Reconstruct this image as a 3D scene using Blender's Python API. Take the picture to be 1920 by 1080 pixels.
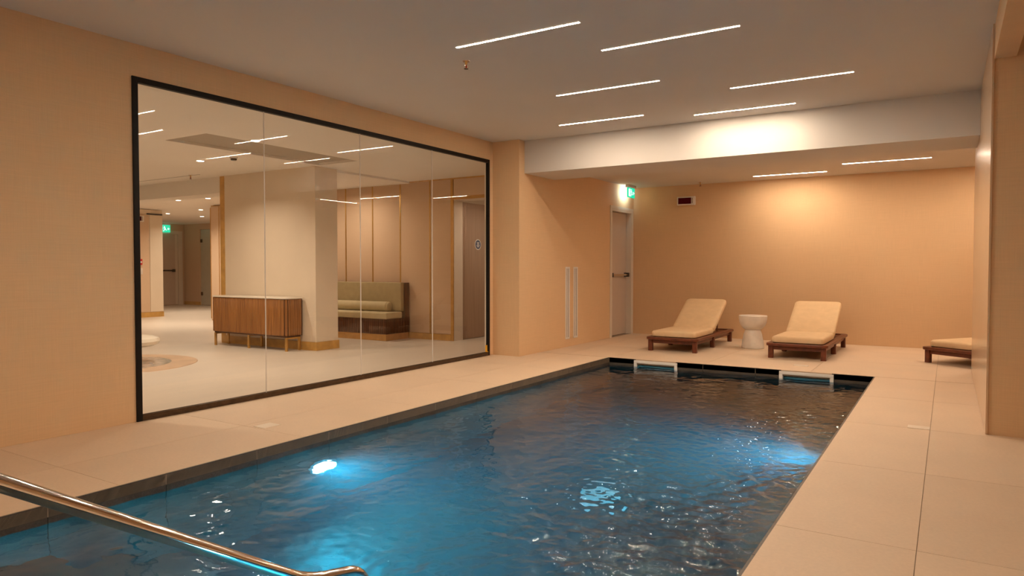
import bpy, bmesh, math, random
import numpy as np
from mathutils import Vector, Matrix

for o in list(bpy.data.objects):
    bpy.data.objects.remove(o)
S = bpy.context.scene
COL = S.collection
R = math.radians

# ------------------------------------------------------------------ camera
F_PX, CAM_H = 1308.0, 1.12
YAW, PITCH = R(32.011), R(1.620)
cd = bpy.data.cameras.new('camera')
cd.sensor_width = 36.0
cd.lens = 36.0 * F_PX / 1920.0
cd.clip_start = 0.02
cam = bpy.data.objects.new('camera', cd)
COL.objects.link(cam)
cam.location = (0, 0, CAM_H)
cam.rotation_euler = (R(90) - PITCH, 0, YAW)
S.camera = cam

# ------------------------------------------------------------------ world, exposure
w = bpy.data.worlds.new('world')
S.world = w
w.use_nodes = True
w.node_tree.nodes['Background'].inputs[0].default_value = (0.9, 0.72, 0.5, 1)
w.node_tree.nodes['Background'].inputs[1].default_value = 0.0
S.view_settings.view_transform = 'Standard'
S.view_settings.look = 'None'
S.view_settings.exposure = 0.0
S.view_settings.gamma = 1.0
S.view_settings.use_curve_mapping = False
S.cycles.max_bounces = 8
S.cycles.diffuse_bounces = 4
S.cycles.transparent_max_bounces = 16
S.cycles.transmission_bounces = 6
S.cycles.sample_clamp_indirect = 25.0
S.cycles.blur_glossy = 0.5
S.cycles.adaptive_threshold = 0.03

STRIP_E = 292.0                       # radiance of the linear lamps
STRIP_C = (1.0, 0.80, 0.60)
DOWN_W = 15.0                        # watts of a lobby downlight
DOWN_C = (1.0, 0.84, 0.66)
POOL_W = 44.0
POOL_C = (0.02, 0.66, 1.0)

# ------------------------------------------------------------------ materials
MATS = {}
def nt(name):
    m = bpy.data.materials.new(name)
    m.use_nodes = True
    n = m.node_tree
    b = n.nodes['Principled BSDF']
    MATS[name] = m
    return m, n, b

def link(n, a, b):
    n.links.new(a, b)

def coords(n, scale=(1, 1, 1), rot=(0, 0, 0), kind='Object'):
    tc = n.nodes.new('ShaderNodeTexCoord')
    mp = n.nodes.new('ShaderNodeMapping')
    mp.inputs['Scale'].default_value = scale
    mp.inputs['Rotation'].default_value = rot
    link(n, tc.outputs[kind], mp.inputs['Vector'])
    return mp.outputs['Vector']

def noise(n, vec, scale, detail=3, rough=0.5):
    t = n.nodes.new('ShaderNodeTexNoise')
    t.inputs['Scale'].default_value = scale
    t.inputs['Detail'].default_value = detail
    t.inputs['Roughness'].default_value = rough
    if vec is not None:
        link(n, vec, t.inputs['Vector'])
    return t.outputs['Fac']

def ramp(n, fac, stops):
    r = n.nodes.new('ShaderNodeValToRGB')
    cr = r.color_ramp
    while len(cr.elements) < len(stops):
        cr.elements.new(0.5)
    for e, (p, c) in zip(cr.elements, stops):
        e.position = p
        e.color = (*c, 1)
    link(n, fac, r.inputs['Fac'])
    return r.outputs['Color']

def bump(n, b, fac, strength=0.2, dist=0.002):
    bn = n.nodes.new('ShaderNodeBump')
    bn.inputs['Strength'].default_value = strength
    bn.inputs['Distance'].default_value = dist
    link(n, fac, bn.inputs['Height'])
    link(n, bn.outputs['Normal'], b.inputs['Normal'])

def plain(name, col, rough=0.6, metal=0.0, vary=0.06, scale=6, bmp=0.0, spec=0.5, coat=0.0):
    m, n, b = nt(name)
    f = noise(n, coords(n), scale, 4)
    lo = tuple(c * (1 - vary) for c in col)
    hi = tuple(min(1, c * (1 + vary)) for c in col)
    link(n, ramp(n, f, [(0.3, lo), (0.7, hi)]), b.inputs['Base Color'])
    b.inputs['Roughness'].default_value = rough
    b.inputs['Metallic'].default_value = metal
    b.inputs['Specular IOR Level'].default_value = spec
    b.inputs['Coat Weight'].default_value = coat
    b.inputs['Coat Roughness'].default_value = 0.1
    if bmp:
        bump(n, b, noise(n, coords(n), scale * 30, 2), bmp, 0.001)
    return m

def mixc(n, fac, a, b2, mode='MIX'):
    x = n.nodes.new('ShaderNodeMix')
    x.data_type = 'RGBA'
    x.blend_type = mode
    if isinstance(fac, float):
        x.inputs['Factor'].default_value = fac
    else:
        link(n, fac, x.inputs['Factor'])
    for s, v in ((6, a), (7, b2)):
        if isinstance(v, tuple):
            x.inputs[s].default_value = (*v, 1)
        else:
            link(n, v, x.inputs[s])
    return x.outputs[2]

def weave(name, col, vary=0.1, rough=0.75, spec=0.3):
    """woven wall covering: crossing fine threads and soft blotches"""
    m, n, b = nt(name)
    h = noise(n, coords(n, (3, 3, 160)), 1.5, 3)
    v = noise(n, coords(n, (140, 140, 3)), 1.5, 3)
    big = noise(n, coords(n), 0.9, 3)
    lo = tuple(c * (1 - vary) for c in col)
    hi = tuple(min(1, c * (1 + vary)) for c in col)
    c1 = ramp(n, h, [(0.3, lo), (0.7, hi)])
    c2 = ramp(n, v, [(0.3, lo), (0.7, hi)])
    c3 = ramp(n, big, [(0.3, tuple(c * 0.95 for c in col)), (0.7, tuple(c * 1.05 for c in col))])
    link(n, mixc(n, 0.4, mixc(n, 0.5, c1, c2), c3), b.inputs['Base Color'])
    b.inputs['Roughness'].default_value = rough
    b.inputs['Specular IOR Level'].default_value = spec
    ad = n.nodes.new('ShaderNodeMath')
    ad.operation = 'ADD'
    link(n, h, ad.inputs[0]); link(n, v, ad.inputs[1])
    bump(n, b, ad.outputs[0], 0.25, 0.001)
    return m

def stone(name, col, vary=0.08, rough=0.45, spec=0.4, streak=(1, 1, 1), scale=2.2):
    """mineral tile: soft clouds, fine grain, per-piece tone"""
    m, n, b = nt(name)
    g = noise(n, coords(n, streak, kind='Generated'), 1.0, 2)
    vec = coords(n, streak)
    oi = n.nodes.new('ShaderNodeObjectInfo')
    cl = noise(n, vec, scale, 5, 0.6)
    fine = noise(n, vec, scale * 25, 3, 0.7)
    lo = tuple(c * (1 - vary) for c in col)
    hi = tuple(min(1, c * (1 + vary)) for c in col)
    c1 = ramp(n, cl, [(0.3, lo), (0.7, hi)])
    c2 = ramp(n, fine, [(0.35, lo), (0.65, hi)])
    mm = mixc(n, 0.4, c1, c2)
    tone = ramp(n, oi.outputs['Random'], [(0.0, (0.94, 0.94, 0.94)), (1.0, (1.0, 1.0, 1.0))])
    link(n, mixc(n, 1.0, mm, tone, 'MULTIPLY'), b.inputs['Base Color'])
    rr = n.nodes.new('ShaderNodeMapRange')
    rr.inputs['To Min'].default_value = rough * 0.85
    rr.inputs['To Max'].default_value = min(1, rough * 1.2)
    link(n, cl, rr.inputs['Value'])
    link(n, rr.outputs[0], b.inputs['Roughness'])
    b.inputs['Specular IOR Level'].default_value = spec
    bump(n, b, fine, 0.12, 0.001)
    return m

def wood(name, dark, light, rough=0.4, scale=(30, 30, 1.2), coat=0.0):
    m, n, b = nt(name)
    oi = n.nodes.new('ShaderNodeObjectInfo')
    vec = coords(n, scale)
    ad = n.nodes.new('ShaderNodeVectorMath')
    ad.operation = 'ADD'
    sc = n.nodes.new('ShaderNodeVectorMath')
    sc.operation = 'SCALE'
    sc.inputs[0].default_value = (37, 19, 53)
    link(n, oi.outputs['Random'], sc.inputs['Scale'])
    link(n, vec, ad.inputs[0]); link(n, sc.outputs[0], ad.inputs[1])
    f = noise(n, ad.outputs[0], 1.0, 5, 0.6)
    link(n, ramp(n, f, [(0.28, dark), (0.72, light)]), b.inputs['Base Color'])
    b.inputs['Roughness'].default_value = rough
    b.inputs['Coat Weight'].default_value = coat
    b.inputs['Coat Roughness'].default_value = 0.08
    bump(n, b, f, 0.15, 0.0008)
    return m

def emit(name, col, strength):
    m = bpy.data.materials.new(name)
    m.use_nodes = True
    n = m.node_tree
    n.nodes.clear()
    e = n.nodes.new('ShaderNodeEmission')
    e.inputs[0].default_value = (*col, 1)
    e.inputs[1].default_value = strength
    o = n.nodes.new('ShaderNodeOutputMaterial')
    link(n, e.outputs[0], o.inputs[0])
    MATS[name] = m
    return m

WALL = (0.73, 0.49, 0.285)
weave('wall_weave', WALL)
weave('panel_weave', (0.68, 0.48, 0.32), 0.06)
plain('paint', (0.65, 0.605, 0.56), 0.75, vary=0.015, scale=1.2, spec=0.2)
plain('lobby_paint', (0.86, 0.79, 0.70), 0.75, vary=0.015, scale=1.2, spec=0.2)
plain('coffer_paint', (0.46, 0.39, 0.31), 0.8, vary=0.02, scale=2)
plain('column_plaster', (0.76, 0.63, 0.48), 0.7, vary=0.03, scale=2)
plain('gloss_panel', (0.62, 0.43, 0.27), 0.28, vary=0.04, scale=1.5, coat=0.35)
stone('deck_stone', (0.74, 0.56, 0.40), 0.07, 0.5)
plain('grout', (0.42, 0.32, 0.23), 0.9)
stone('lobby_stone', (0.68, 0.58, 0.475), 0.07, 0.38, streak=(3.5, 0.5, 1), scale=2.0)
stone('pool_tile', (0.085, 0.072, 0.060), 0.45, 0.4, scale=5)
plain('pool_grout', (0.05, 0.048, 0.045), 0.9)
stone('step_tile', (0.17, 0.155, 0.13), 0.1, 0.5)
plain('black_metal', (0.010, 0.008, 0.007), 0.5, vary=0.1, spec=0.2)
plain('bronze', (0.10, 0.065, 0.04), 0.35, 0.8, vary=0.2, scale=20)
plain('brass', (0.62, 0.36, 0.11), 0.35, 0.75, vary=0.08, scale=10)
plain('oak_trim', (0.60, 0.33, 0.085), 0.4, vary=0.15, scale=8)
plain('steel', (0.78, 0.75, 0.71), 0.09, 1.0, vary=0.02)
plain('dark_plastic', (0.018, 0.013, 0.012), 0.3)
plain('white_plastic', (0.78, 0.73, 0.68), 0.4, vary=0.02)
plain('door_paint', (0.60, 0.48, 0.39), 0.45, vary=0.02)
plain('jamb_paint', (0.72, 0.63, 0.53), 0.45, vary=0.02)
plain('skimmer_white', (0.88, 0.84, 0.79), 0.35, vary=0.02)
plain('skimmer_lit_teal', (0.10, 0.30, 0.36), 0.15, vary=0.1)  # blue-lit water reflection in the skimmer mouth, put into the colour
plain('slot_dark', (0.42, 0.33, 0.27), 0.6)
plain('cushion', (0.76, 0.54, 0.32), 0.9, vary=0.04, scale=12, bmp=0.4, spec=0.1)
plain('green_fabric', (0.43, 0.345, 0.19), 0.9, vary=0.05, scale=12, bmp=0.4, spec=0.1)
plain('green_fabric_pale', (0.56, 0.47, 0.29), 0.9, vary=0.05, scale=12, bmp=0.4, spec=0.1)
plain('marble', (0.88, 0.80, 0.70), 0.3, vary=0.08, scale=9)
plain('top_stone', (0.82, 0.74, 0.62), 0.25, vary=0.04)
plain('red_plastic', (0.55, 0.015, 0.015), 0.4)
plain('sign_blue', (0.02, 0.05, 0.13), 0.4)
plain('sign_white', (0.75, 0.75, 0.72), 0.5)
plain('yellow_tag', (0.75, 0.42, 0.03), 0.5)
plain('red_bulb', (0.35, 0.02, 0.01), 0.2)
plain('sand_ring', (0.62, 0.42, 0.27), 0.35, vary=0.12, scale=5)
plain('mosaic', (0.42, 0.34, 0.27), 0.2, vary=0.35, scale=14)
plain('plate_pale', (0.82, 0.70, 0.57), 0.35, vary=0.02)
wood('walnut', (0.17, 0.058, 0.012), (0.42, 0.175, 0.042), 0.35, (40, 40, 1.5))
wood('walnut_dark', (0.055, 0.018, 0.006), (0.15, 0.055, 0.018), 0.3, (40, 40, 1.5))
wood('teak', (0.085, 0.020, 0.008), (0.19, 0.046, 0.017), 0.35, (18, 2.0, 18))
wood('door_veneer', (0.31, 0.20, 0.14), (0.40, 0.265, 0.185), 0.45, (30, 30, 1.0))
emit('strip_glow', STRIP_C, STRIP_E)
emit('down_glow', (1, 0.86, 0.66), 14.0)
emit('pool_glow', (0.55, 0.85, 1.0), 30.0)
emit('exit_green', (0.02, 0.62, 0.33), 1.3)
emit('exit_white', (0.75, 1.0, 0.9), 1.6)
emit('exit_back', (0.80, 1.0, 0.97), 14.0)
emit('display_red', (0.08, 0.004, 0.004), 0.35)

def glass_mat():
    m = bpy.data.materials.new('window_glass')
    m.use_nodes = True
    n = m.node_tree
    n.nodes.clear()
    fr = n.nodes.new('ShaderNodeFresnel')
    fr.inputs['IOR'].default_value = 1.5
    ml = n.nodes.new('ShaderNodeMath'); ml.operation = 'MULTIPLY'; ml.inputs[1].default_value = 1.1
    link(n, fr.outputs[0], ml.inputs[0])
    t = n.nodes.new('ShaderNodeBsdfTransparent'); t.inputs[0].default_value = (0.985, 0.99, 0.98, 1)
    g = n.nodes.new('ShaderNodeBsdfGlossy'); g.inputs['Roughness'].default_value = 0.0
    mx = n.nodes.new('ShaderNodeMixShader')
    link(n, ml.outputs[0], mx.inputs[0]); link(n, t.outputs[0], mx.inputs[1]); link(n, g.outputs[0], mx.inputs[2])
    o = n.nodes.new('ShaderNodeOutputMaterial')
    link(n, mx.outputs[0], o.inputs[0])
    MATS['window_glass'] = m
glass_mat()

def water_mat():
    m = bpy.data.materials.new('pool_water')
    m.use_nodes = True
    n = m.node_tree
    n.nodes.clear()
    fr = n.nodes.new('ShaderNodeFresnel'); fr.inputs['IOR'].default_value = 1.33
    rf = n.nodes.new('ShaderNodeBsdfRefraction'); rf.inputs['IOR'].default_value = 1.33; rf.inputs['Roughness'].default_value = 0.0
    rf.inputs[0].default_value = (0.93, 0.98, 1.0, 1)
    g = n.nodes.new('ShaderNodeBsdfGlossy'); g.inputs['Roughness'].default_value = 0.02
    mx = n.nodes.new('ShaderNodeMixShader')
    link(n, fr.outputs[0], mx.inputs[0]); link(n, rf.outputs[0], mx.inputs[1]); link(n, g.outputs[0], mx.inputs[2])
    bn = n.nodes.new('ShaderNodeBump'); bn.inputs['Strength'].default_value = 0.10; bn.inputs['Distance'].default_value = 0.004
    link(n, noise(n, coords(n, (1.0, 1.6, 1)), 26, 3, 0.55), bn.inputs['Height'])
    for s in (fr, rf, g):
        link(n, bn.outputs['Normal'], s.inputs['Normal'])
    vs = n.nodes.new('ShaderNodeVolumeScatter')
    vs.inputs['Color'].default_value = (0.55, 0.85, 1.0, 1)
    vs.inputs['Density'].default_value = 0.085
    vs.inputs['Anisotropy'].default_value = 0.1
    va = n.nodes.new('ShaderNodeVolumeAbsorption')
    va.inputs['Color'].default_value = (0.25, 0.80, 0.92, 1)
    va.inputs['Density'].default_value = 0.22
    ad = n.nodes.new('ShaderNodeAddShader')
    link(n, vs.outputs[0], ad.inputs[0]); link(n, va.outputs[0], ad.inputs[1])
    o = n.nodes.new('ShaderNodeOutputMaterial')
    link(n, mx.outputs[0], o.inputs['Surface'])
    link(n, ad.outputs[0], o.inputs['Volume'])
    MATS['pool_water'] = m
water_mat()

# ------------------------------------------------------------------ geometry helpers: each returns (verts, faces)
def box(x0, x1, y0, y1, z0, z1):
    v = [(x0, y0, z0), (x1, y0, z0), (x1, y1, z0), (x0, y1, z0), (x0, y0, z1), (x1, y0, z1), (x1, y1, z1), (x0, y1, z1)]
    f = [(0, 3, 2, 1), (4, 5, 6, 7), (0, 1, 5, 4), (1, 2, 6, 5), (2, 3, 7, 6), (3, 0, 4, 7)]
    return v, f

def join(*gs):
    V, Fc = [], []
    for v, f in gs:
        k = len(V)
        V += list(v)
        Fc += [tuple(i + k for i in q) for q in f]
    return V, Fc

def xf(g, M):
    return [tuple(M @ Vector(p)) for p in g[0]], g[1]

def lathe(prof, seg=32, cx=0, cy=0):
    """prof: list of (r, z) from bottom to top; closed at the ends"""
    v, f = [], []
    for r, z in prof:
        for i in range(seg):
            a = 2 * math.pi * i / seg
            v.append((cx + r * math.cos(a), cy + r * math.sin(a), z))
    for k in range(len(prof) - 1):
        for i in range(seg):
            j = (i + 1) % seg
            f.append((k * seg + i, k * seg + j, (k + 1) * seg + j, (k + 1) * seg + i))
    f.append(tuple(range(seg - 1, -1, -1)))
    f.append(tuple((len(prof) - 1) * seg + i for i in range(seg)))
    return v, f

def cyl(r, z0, z1, seg=16, cx=0, cy=0):
    return lathe([(r, z0), (r, z1)], seg, cx, cy)

def rrect(x0, x1, y0, y1, r, n=6, corners=(1, 1, 1, 1)):
    """rounded rectangle outline, ccw; corners: (x1y1, x0y1, x0y0, x1y0)"""
    out = []
    cs = [(x1 - r, y1 - r, 0, (x1, y1)), (x0 + r, y1 - r, 90, (x0, y1)), (x0 + r, y0 + r, 180, (x0, y0)), (x1 - r, y0 + r, 270, (x1, y0))]
    for on, (cx, cy, a0, sharp) in zip(corners, cs):
        if not on:
            out.append(sharp)
            continue
        for i in range(n + 1):
            a = R(a0 + 90 * i / n)
            out.append((cx + r * math.cos(a), cy + r * math.sin(a)))
    return out

def prism(outline, z0, z1):
    n = len(outline)
    v = [(x, y, z0) for x, y in outline] + [(x, y, z1) for x, y in outline]
    f = [tuple(range(n - 1, -1, -1)), tuple(range(n, 2 * n))]
    for i in range(n):
        j = (i + 1) % n
        f.append((i, j, n + j, n + i))
    return v, f

def pillow_prism(outline_fn, layers):
    """stack of inset rounded outlines -> soft slab. layers: (inset, z)"""
    rings = [outline_fn(i) for i, z in layers]
    n = len(rings[0])
    v, f = [], []
    for ring, (i, z) in zip(rings, layers):
        v += [(x, y, z) for x, y in ring]
    for k in range(len(layers) - 1):
        for i in range(n):
            j = (i + 1) % n
            f.append((k * n + i, k * n + j, (k + 1) * n + j, (k + 1) * n + i))
    f.append(tuple(range(n - 1, -1, -1)))
    f.append(tuple((len(layers) - 1) * n + i for i in range(n)))
    return v, f

def tube(path, r, seg=14):
    v, f = [], []
    P = [Vector(p) for p in path]
    up = Vector((1, 0, 0))
    for k, p in enumerate(P):
        t = (P[min(k + 1, len(P) - 1)] - P[max(k - 1, 0)]).normalized()
        a = t.cross(up)
        if a.length < 1e-4:
            a = t.cross(Vector((0, 1, 0)))
        a.normalize()
        b = t.cross(a)
        for i in range(seg):
            q = 2 * math.pi * i / seg
            v.append(tuple(p + a * (r * math.cos(q)) + b * (r * math.sin(q))))
    for k in range(len(P) - 1):
        for i in range(seg):
            j = (i + 1) % seg
            f.append((k * seg + i, k * seg + j, (k + 1) * seg + j, (k + 1) * seg + i))
    f.append(tuple(range(seg - 1, -1, -1)))
    f.append(tuple((len(P) - 1) * seg + i for i in range(seg)))
    return v, f

def fillet(path, rad, n=7):
    P = [Vector(p) for p in path]
    out = [P[0]]
    for k in range(1, len(P) - 1):
        a, b, c = P[k - 1], P[k], P[k + 1]
        u, v = (a - b), (c - b)
        d = min(rad, u.length * 0.49, v.length * 0.49)
        p0, p2 = b + u.normalized() * d, b + v.normalized() * d
        for i in range(n + 1):
            t = i / n
            out.append(p0 * (1 - t) ** 2 + b * 2 * t * (1 - t) + p2 * t * t)
    out.append(P[-1])
    return out

def mesh(name, g, bev=0.0, seg=2, smooth=None):
    me = bpy.data.meshes.new(name)
    me.from_pydata(g[0], [], g[1])
    bm = bmesh.new()
    bm.from_mesh(me)
    bmesh.ops.recalc_face_normals(bm, faces=bm.faces)
    if bev:
        es = [e for e in bm.edges if len(e.link_faces) == 2 and e.calc_face_angle(0) > R(35)]
        bmesh.ops.bevel(bm, geom=es, offset=bev, segments=seg, profile=0.6, affect='EDGES', clamp_overlap=True)
    bm.to_mesh(me)
    bm.free()
    if smooth is None:
        smooth = bev > 0
    if smooth:
        me.polygons.foreach_set('use_smooth', [True] * len(me.polygons))
        me.set_sharp_from_angle(angle=R(38))
    return me

def put(name, me, mat, parent=None, loc=(0, 0, 0), rot=(0, 0, 0)):
    o = bpy.data.objects.new(name, me)
    COL.objects.link(o)
    if mat and not me.materials:
        me.materials.append(MATS[mat])
    o.location = loc
    o.rotation_euler = rot
    if parent:
        o.parent = parent
    return o

def obj(name, g, mat, parent=None, bev=0.0, smooth=None, seg=2, loc=(0, 0, 0), rot=(0, 0, 0)):
    return put(name, mesh(name, g, bev, seg, smooth), mat, parent, loc, rot)

def tag(o, label, cat, group=None, kind=None):
    o['label'] = label
    o['category'] = cat
    if group:
        o['group'] = group
    if kind:
        o['kind'] = kind
    return o

def thing(name, label, cat, loc=(0, 0, 0), rz=0, group=None):
    o = bpy.data.objects.new(name, None)
    o.empty_display_size = 0.1
    COL.objects.link(o)
    o.location = loc
    o.rotation_euler = (0, 0, rz)
    return tag(o, label, cat, group)

def struct(name, g, mat, label, cat, bev=0.0):
    o = obj(name, g, mat, bev=bev)
    return tag(o, label, cat, kind='structure')

def copy_tree(o, parent=None):
    c = o.copy()
    COL.objects.link(c)
    c.parent = parent
    for ch in list(o.children):
        copy_tree(ch, c)
    return c

# ------------------------------------------------------------------ main dimensions
Z1 = 2.74          # pool room ceiling
Z2 = 2.49          # rear bay ceiling
ZL = 2.50          # lobby ceiling
XW = -5.0          # wall with the window
XB = -4.60         # rear bay side wall
YP, YB = 7.53, 11.30
YBM0, YBM1 = 7.66, 8.45          # beam
BMZ = 2.33
PX0, PX1, PY0, PY1 = -3.60, -0.635, 0.60, 8.07
WZ = -0.09
XR = 0.240         # right wall face
YR0, YR1 = 5.65, 9.05
XE = 2.6           # right end of the bays
YN = -2.6          # wall behind the camera
WT = 0.06          # window wall thickness
GY0, GY1 = 2.835, 7.445
GZ = 2.505

# ------------------------------------------------------------------ structure: pool hall
struct('wall_left', join(box(XW - WT, XW, YN, GY0, 0, Z1), box(XW - WT, XW, GY0, GY1, GZ, Z1), box(XW - WT, XW, GY1, YP, 0, Z1)),
       'wall_weave', 'tan woven wall covering around the long black framed window', 'wall')
struct('wall_pier', box(XW - WT, XB, YP, YBM0, 0, Z1), 'wall_weave', 'tan pier standing at the right end of the glass wall', 'pier')
wl = struct('wall_rear_side', join(box(XB - 0.14, XB, YBM0, 10.36, 0, Z1), box(XB - 0.14, XB, 10.36, 11.22, 2.085, Z1), box(XB - 0.14, XB, 11.22, YB, 0, Z1),
            box(XB - 0.2, XB - 0.14, 10.3, 11.3, 0, 2.2)),
       'wall_weave', 'tan side wall of the rear bay holding the exit door', 'wall')
wb = struct('wall_back', box(XB - 0.2, XE + 0.1, YB, YB + 0.12, 0, Z1), 'wall_weave', 'tan woven wall behind the sun loungers', 'wall')
struct('wall_right', box(XR, XE, YR0 + 0.012, YR1, 0, Z1), 'wall_weave', 'tan wall block on the right side of the pool', 'wall')
pf = struct('wall_right_panel', box(XR - 0.012, XR - 0.0005, YR0, YR1, 0.004, Z1 - 0.001), 'gloss_panel', 'tall polished tan panel facing the pool on the right', 'wall panel')
struct('wall_right_header', box(XR, XR + 0.12, YN, YR0 + 0.012, 2.51, Z1), 'wall_weave', 'tan header above the opening right of the deck', 'wall')
struct('wall_right_end', box(XE, XE + 0.1, YN, YB, 0, Z1), 'wall_weave', 'tan end wall of the right bay', 'wall')
struct('wall_front', box(XW - WT, XE + 0.1, YN - 0.1, YN, 0, Z1), 'wall_weave', 'tan wall at the near end of the pool hall', 'wall')
struct('ceiling', join(box(XW - WT, XR, YN, YBM0, Z1, Z1 + 0.08), box(XR, XE, YN, YR0, Z1, Z1 + 0.08)), 'paint', 'smooth pale ceiling above the pool', 'ceiling')
struct('ceiling_beam', box(XB - 0.001, XR - 0.0125, YBM0, YBM1, BMZ, Z1 + 0.08), 'paint', 'deep white beam crossing the ceiling at the end of the pool', 'beam')
struct('ceiling_rear', box(XB, XE, YBM1, YB, Z2, Z2 + 0.08), 'paint', 'lower pale ceiling above the sun loungers', 'ceiling')

# deck: grout bed with tiles as pieces
fl = struct('floor', join(box(XW - WT, PX0, PY0 - 0.02, PY1 + 0.02, -0.06, -0.004), box(PX1, XE, PY0 - 0.02, PY1 + 0.02, -0.06, -0.004),
            box(XW - WT, XE, PY1, YB, -0.06, -0.004), box(XW - WT, XE, YN, PY0, -0.06, -0.004)), 'grout',
            'beige stone tiled pool deck', 'floor')
ylines = [3.17 + 1.215 * k for k in range(-5, 5)]
def cells(lo, hi, lines):
    L = [lo] + [q for q in lines if lo + 0.08 < q < hi - 0.08] + [hi]
    return list(zip(L[:-1], L[1:]))
tile_cache = {}
def deck_tile(x0, x1, y0, y1):
    sx, sy = round(x1 - x0 - 0.003, 4), round(y1 - y0 - 0.003, 4)
    if (sx, sy) not in tile_cache:
        tile_cache[(sx, sy)] = mesh('tile', box(-sx / 2, sx / 2, -sy / 2, sy / 2, -0.018, 0))
    put('tile', tile_cache[(sx, sy)], 'deck_stone', fl, ((x0 + x1) / 2, (y0 + y1) / 2, 0))
for (y0, y1) in cells(PY0, PY1, ylines):
    for (x0, x1) in cells(XW, PX0 - 0.0105, [-4.24]):
        deck_tile(x0, x1, y0, y1)
    for (x0, x1) in cells(PX1 + 0.0105, XE, [-0.09, 1.11]):
        deck_tile(x0, x1, y0, y1)
xl = [-4.24, -3.6, -2.40, -1.25, -0.09, 1.11]
for (y0, y1) in cells(PY1 + 0.0105, YB, [9.25, 10.46]):
    for (x0, x1) in cells(XB, XE, xl):
        deck_tile(x0, x1, y0, y1)
for (y0, y1) in cells(YN, PY0 - 0.0105, ylines):
    for (x0, x1) in cells(XW, XE, xl):
        deck_tile(x0, x1, y0, y1)

# ------------------------------------------------------------------ pool basin
PD = -1.32
SK = [(-3.268, -2.720), (-1.566, -1.014)]      # skimmer openings
sk_z0, sk_z1 = -0.175, -0.045
def far_wall(y0, y1):
    g = [box(PX0 - 0.1, PX1 + 0.1, y0, y1, PD - 0.1, sk_z0), box(PX0 - 0.1, PX1 + 0.1, y0, y1, sk_z1, -0.02)]
    xs = [PX0 - 0.1] + [q for a, b in SK for q in (a + 0.035, b - 0.035)] + [PX1 + 0.1]
    for k in range(0, len(xs), 2):
        g.append(box(xs[k], xs[k + 1], y0, y1, sk_z0, sk_z1))
    return join(*g)
pool = struct('pool_basin', join(box(PX0 - 0.1, PX0 - 0.012, PY0 - 0.1, PY1 + 0.1, PD - 0.1, -0.022), box(PX1 + 0.012, PX1 + 0.1, PY0 - 0.1, PY1 + 0.1, PD - 0.1, -0.02),
              box(PX0, PX1, PY0 - 0.1, PY0 - 0.012, PD - 0.1, -0.02), far_wall(PY1 + 0.012, PY1 + 0.06),
              box(PX0 - 0.1, PX1 + 0.1, PY0 - 0.1, PY1 + 0.1, PD - 0.1, PD - 0.012)), 'pool_grout',
              'swimming pool lined with dark stone tiles', 'pool')
TP = 0.59
side_tiles = {}
def wall_tile(key, g, loc):
    if key not in side_tiles:
        side_tiles[key] = mesh('tile', g)
    put('tile', side_tiles[key], 'pool_tile', pool, loc)
yj = [1.61 + TP * k for k in range(-1, 11)]
rows = [(-0.33, -0.0005), (-0.92, -0.333), (PD, -0.923)]
for (y0, y1) in cells(PY0, PY1, yj):
    for ri, (z0, z1) in enumerate(rows):
        ly = round((y1 - y0) / 2 - 0.0015, 4)
        for sx, x in ((0, PX0 - 0.012), (1, PX1)):
            wall_tile(('s', ly, ri), box(0, 0.012, -ly, ly, z0, z1), (x, (y0 + y1) / 2, 0))
xsj = [PX0 + 0.593 * k for k in range(1, 5)]
for (x0, x1) in cells(PX0, PX1, xsj):
    lx = round((x1 - x0) / 2 - 0.0015, 4)
    for ri, (z0, z1) in enumerate(rows):
        wall_tile(('n', lx, ri), box(-lx, lx, -0.012, 0, z0, z1), ((x0 + x1) / 2, PY0, 0))
        if ri:
            wall_tile(('f', lx, ri), box(-lx, lx, 0, 0.012, z0, z1), ((x0 + x1) / 2, PY1, 0))
# far wall waterline row, cut around the skimmers
segs = []
for (x0, x1) in cells(PX0, PX1, xsj):
    cur = x0
    for a, b in SK:
        a2, b2 = a + 0.02, b - 0.02
        if b2 <= cur or a2 >= x1:
            continue
        if a2 > cur:
            segs.append((cur, a2))
        cur = max(cur, min(b2, x1))
    if cur < x1 - 0.01:
        segs.append((cur, x1))
for (x0, x1) in segs:
    lx = round((x1 - x0) / 2 - 0.0015, 4)
    wall_tile(('f0', lx), box(-lx, lx, 0, 0.012, rows[0][0], rows[0][1]), ((x0 + x1) / 2, PY1, 0))
for a, b in SK:
    lx = round((b - a) / 2 - 0.0215, 4)
    wall_tile(('fs', lx), box(-lx, lx, 0, 0.012, rows[0][0], sk_z0), ((a + b) / 2, PY1, 0))
for (x0, x1) in cells(PX0, PX1, xsj):
    for (y0, y1) in cells(PY0, PY1, yj):
        lx, ly = round((x1 - x0) / 2 - 0.0015, 4), round((y1 - y0) / 2 - 0.0015, 4)
        wall_tile(('b', lx, ly), box(-lx, lx, -ly, ly, 0, 0.012), ((x0 + x1) / 2, (y0 + y1) / 2, PD - 0.012))

# entry steps at the near end
for k, (ya, yb, zt) in enumerate([(PY0, 1.30, -0.27), (1.30, 1.62, -0.53), (1.62, 1.94, -0.79), (1.94, 2.26, -1.05)]):
    o = obj('step', box(PX0 + 0.001, PX1 - 0.001, ya + 0.001, yb - 0.001, PD + 0.001, zt), 'step_tile', pool, bev=0.006)

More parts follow.
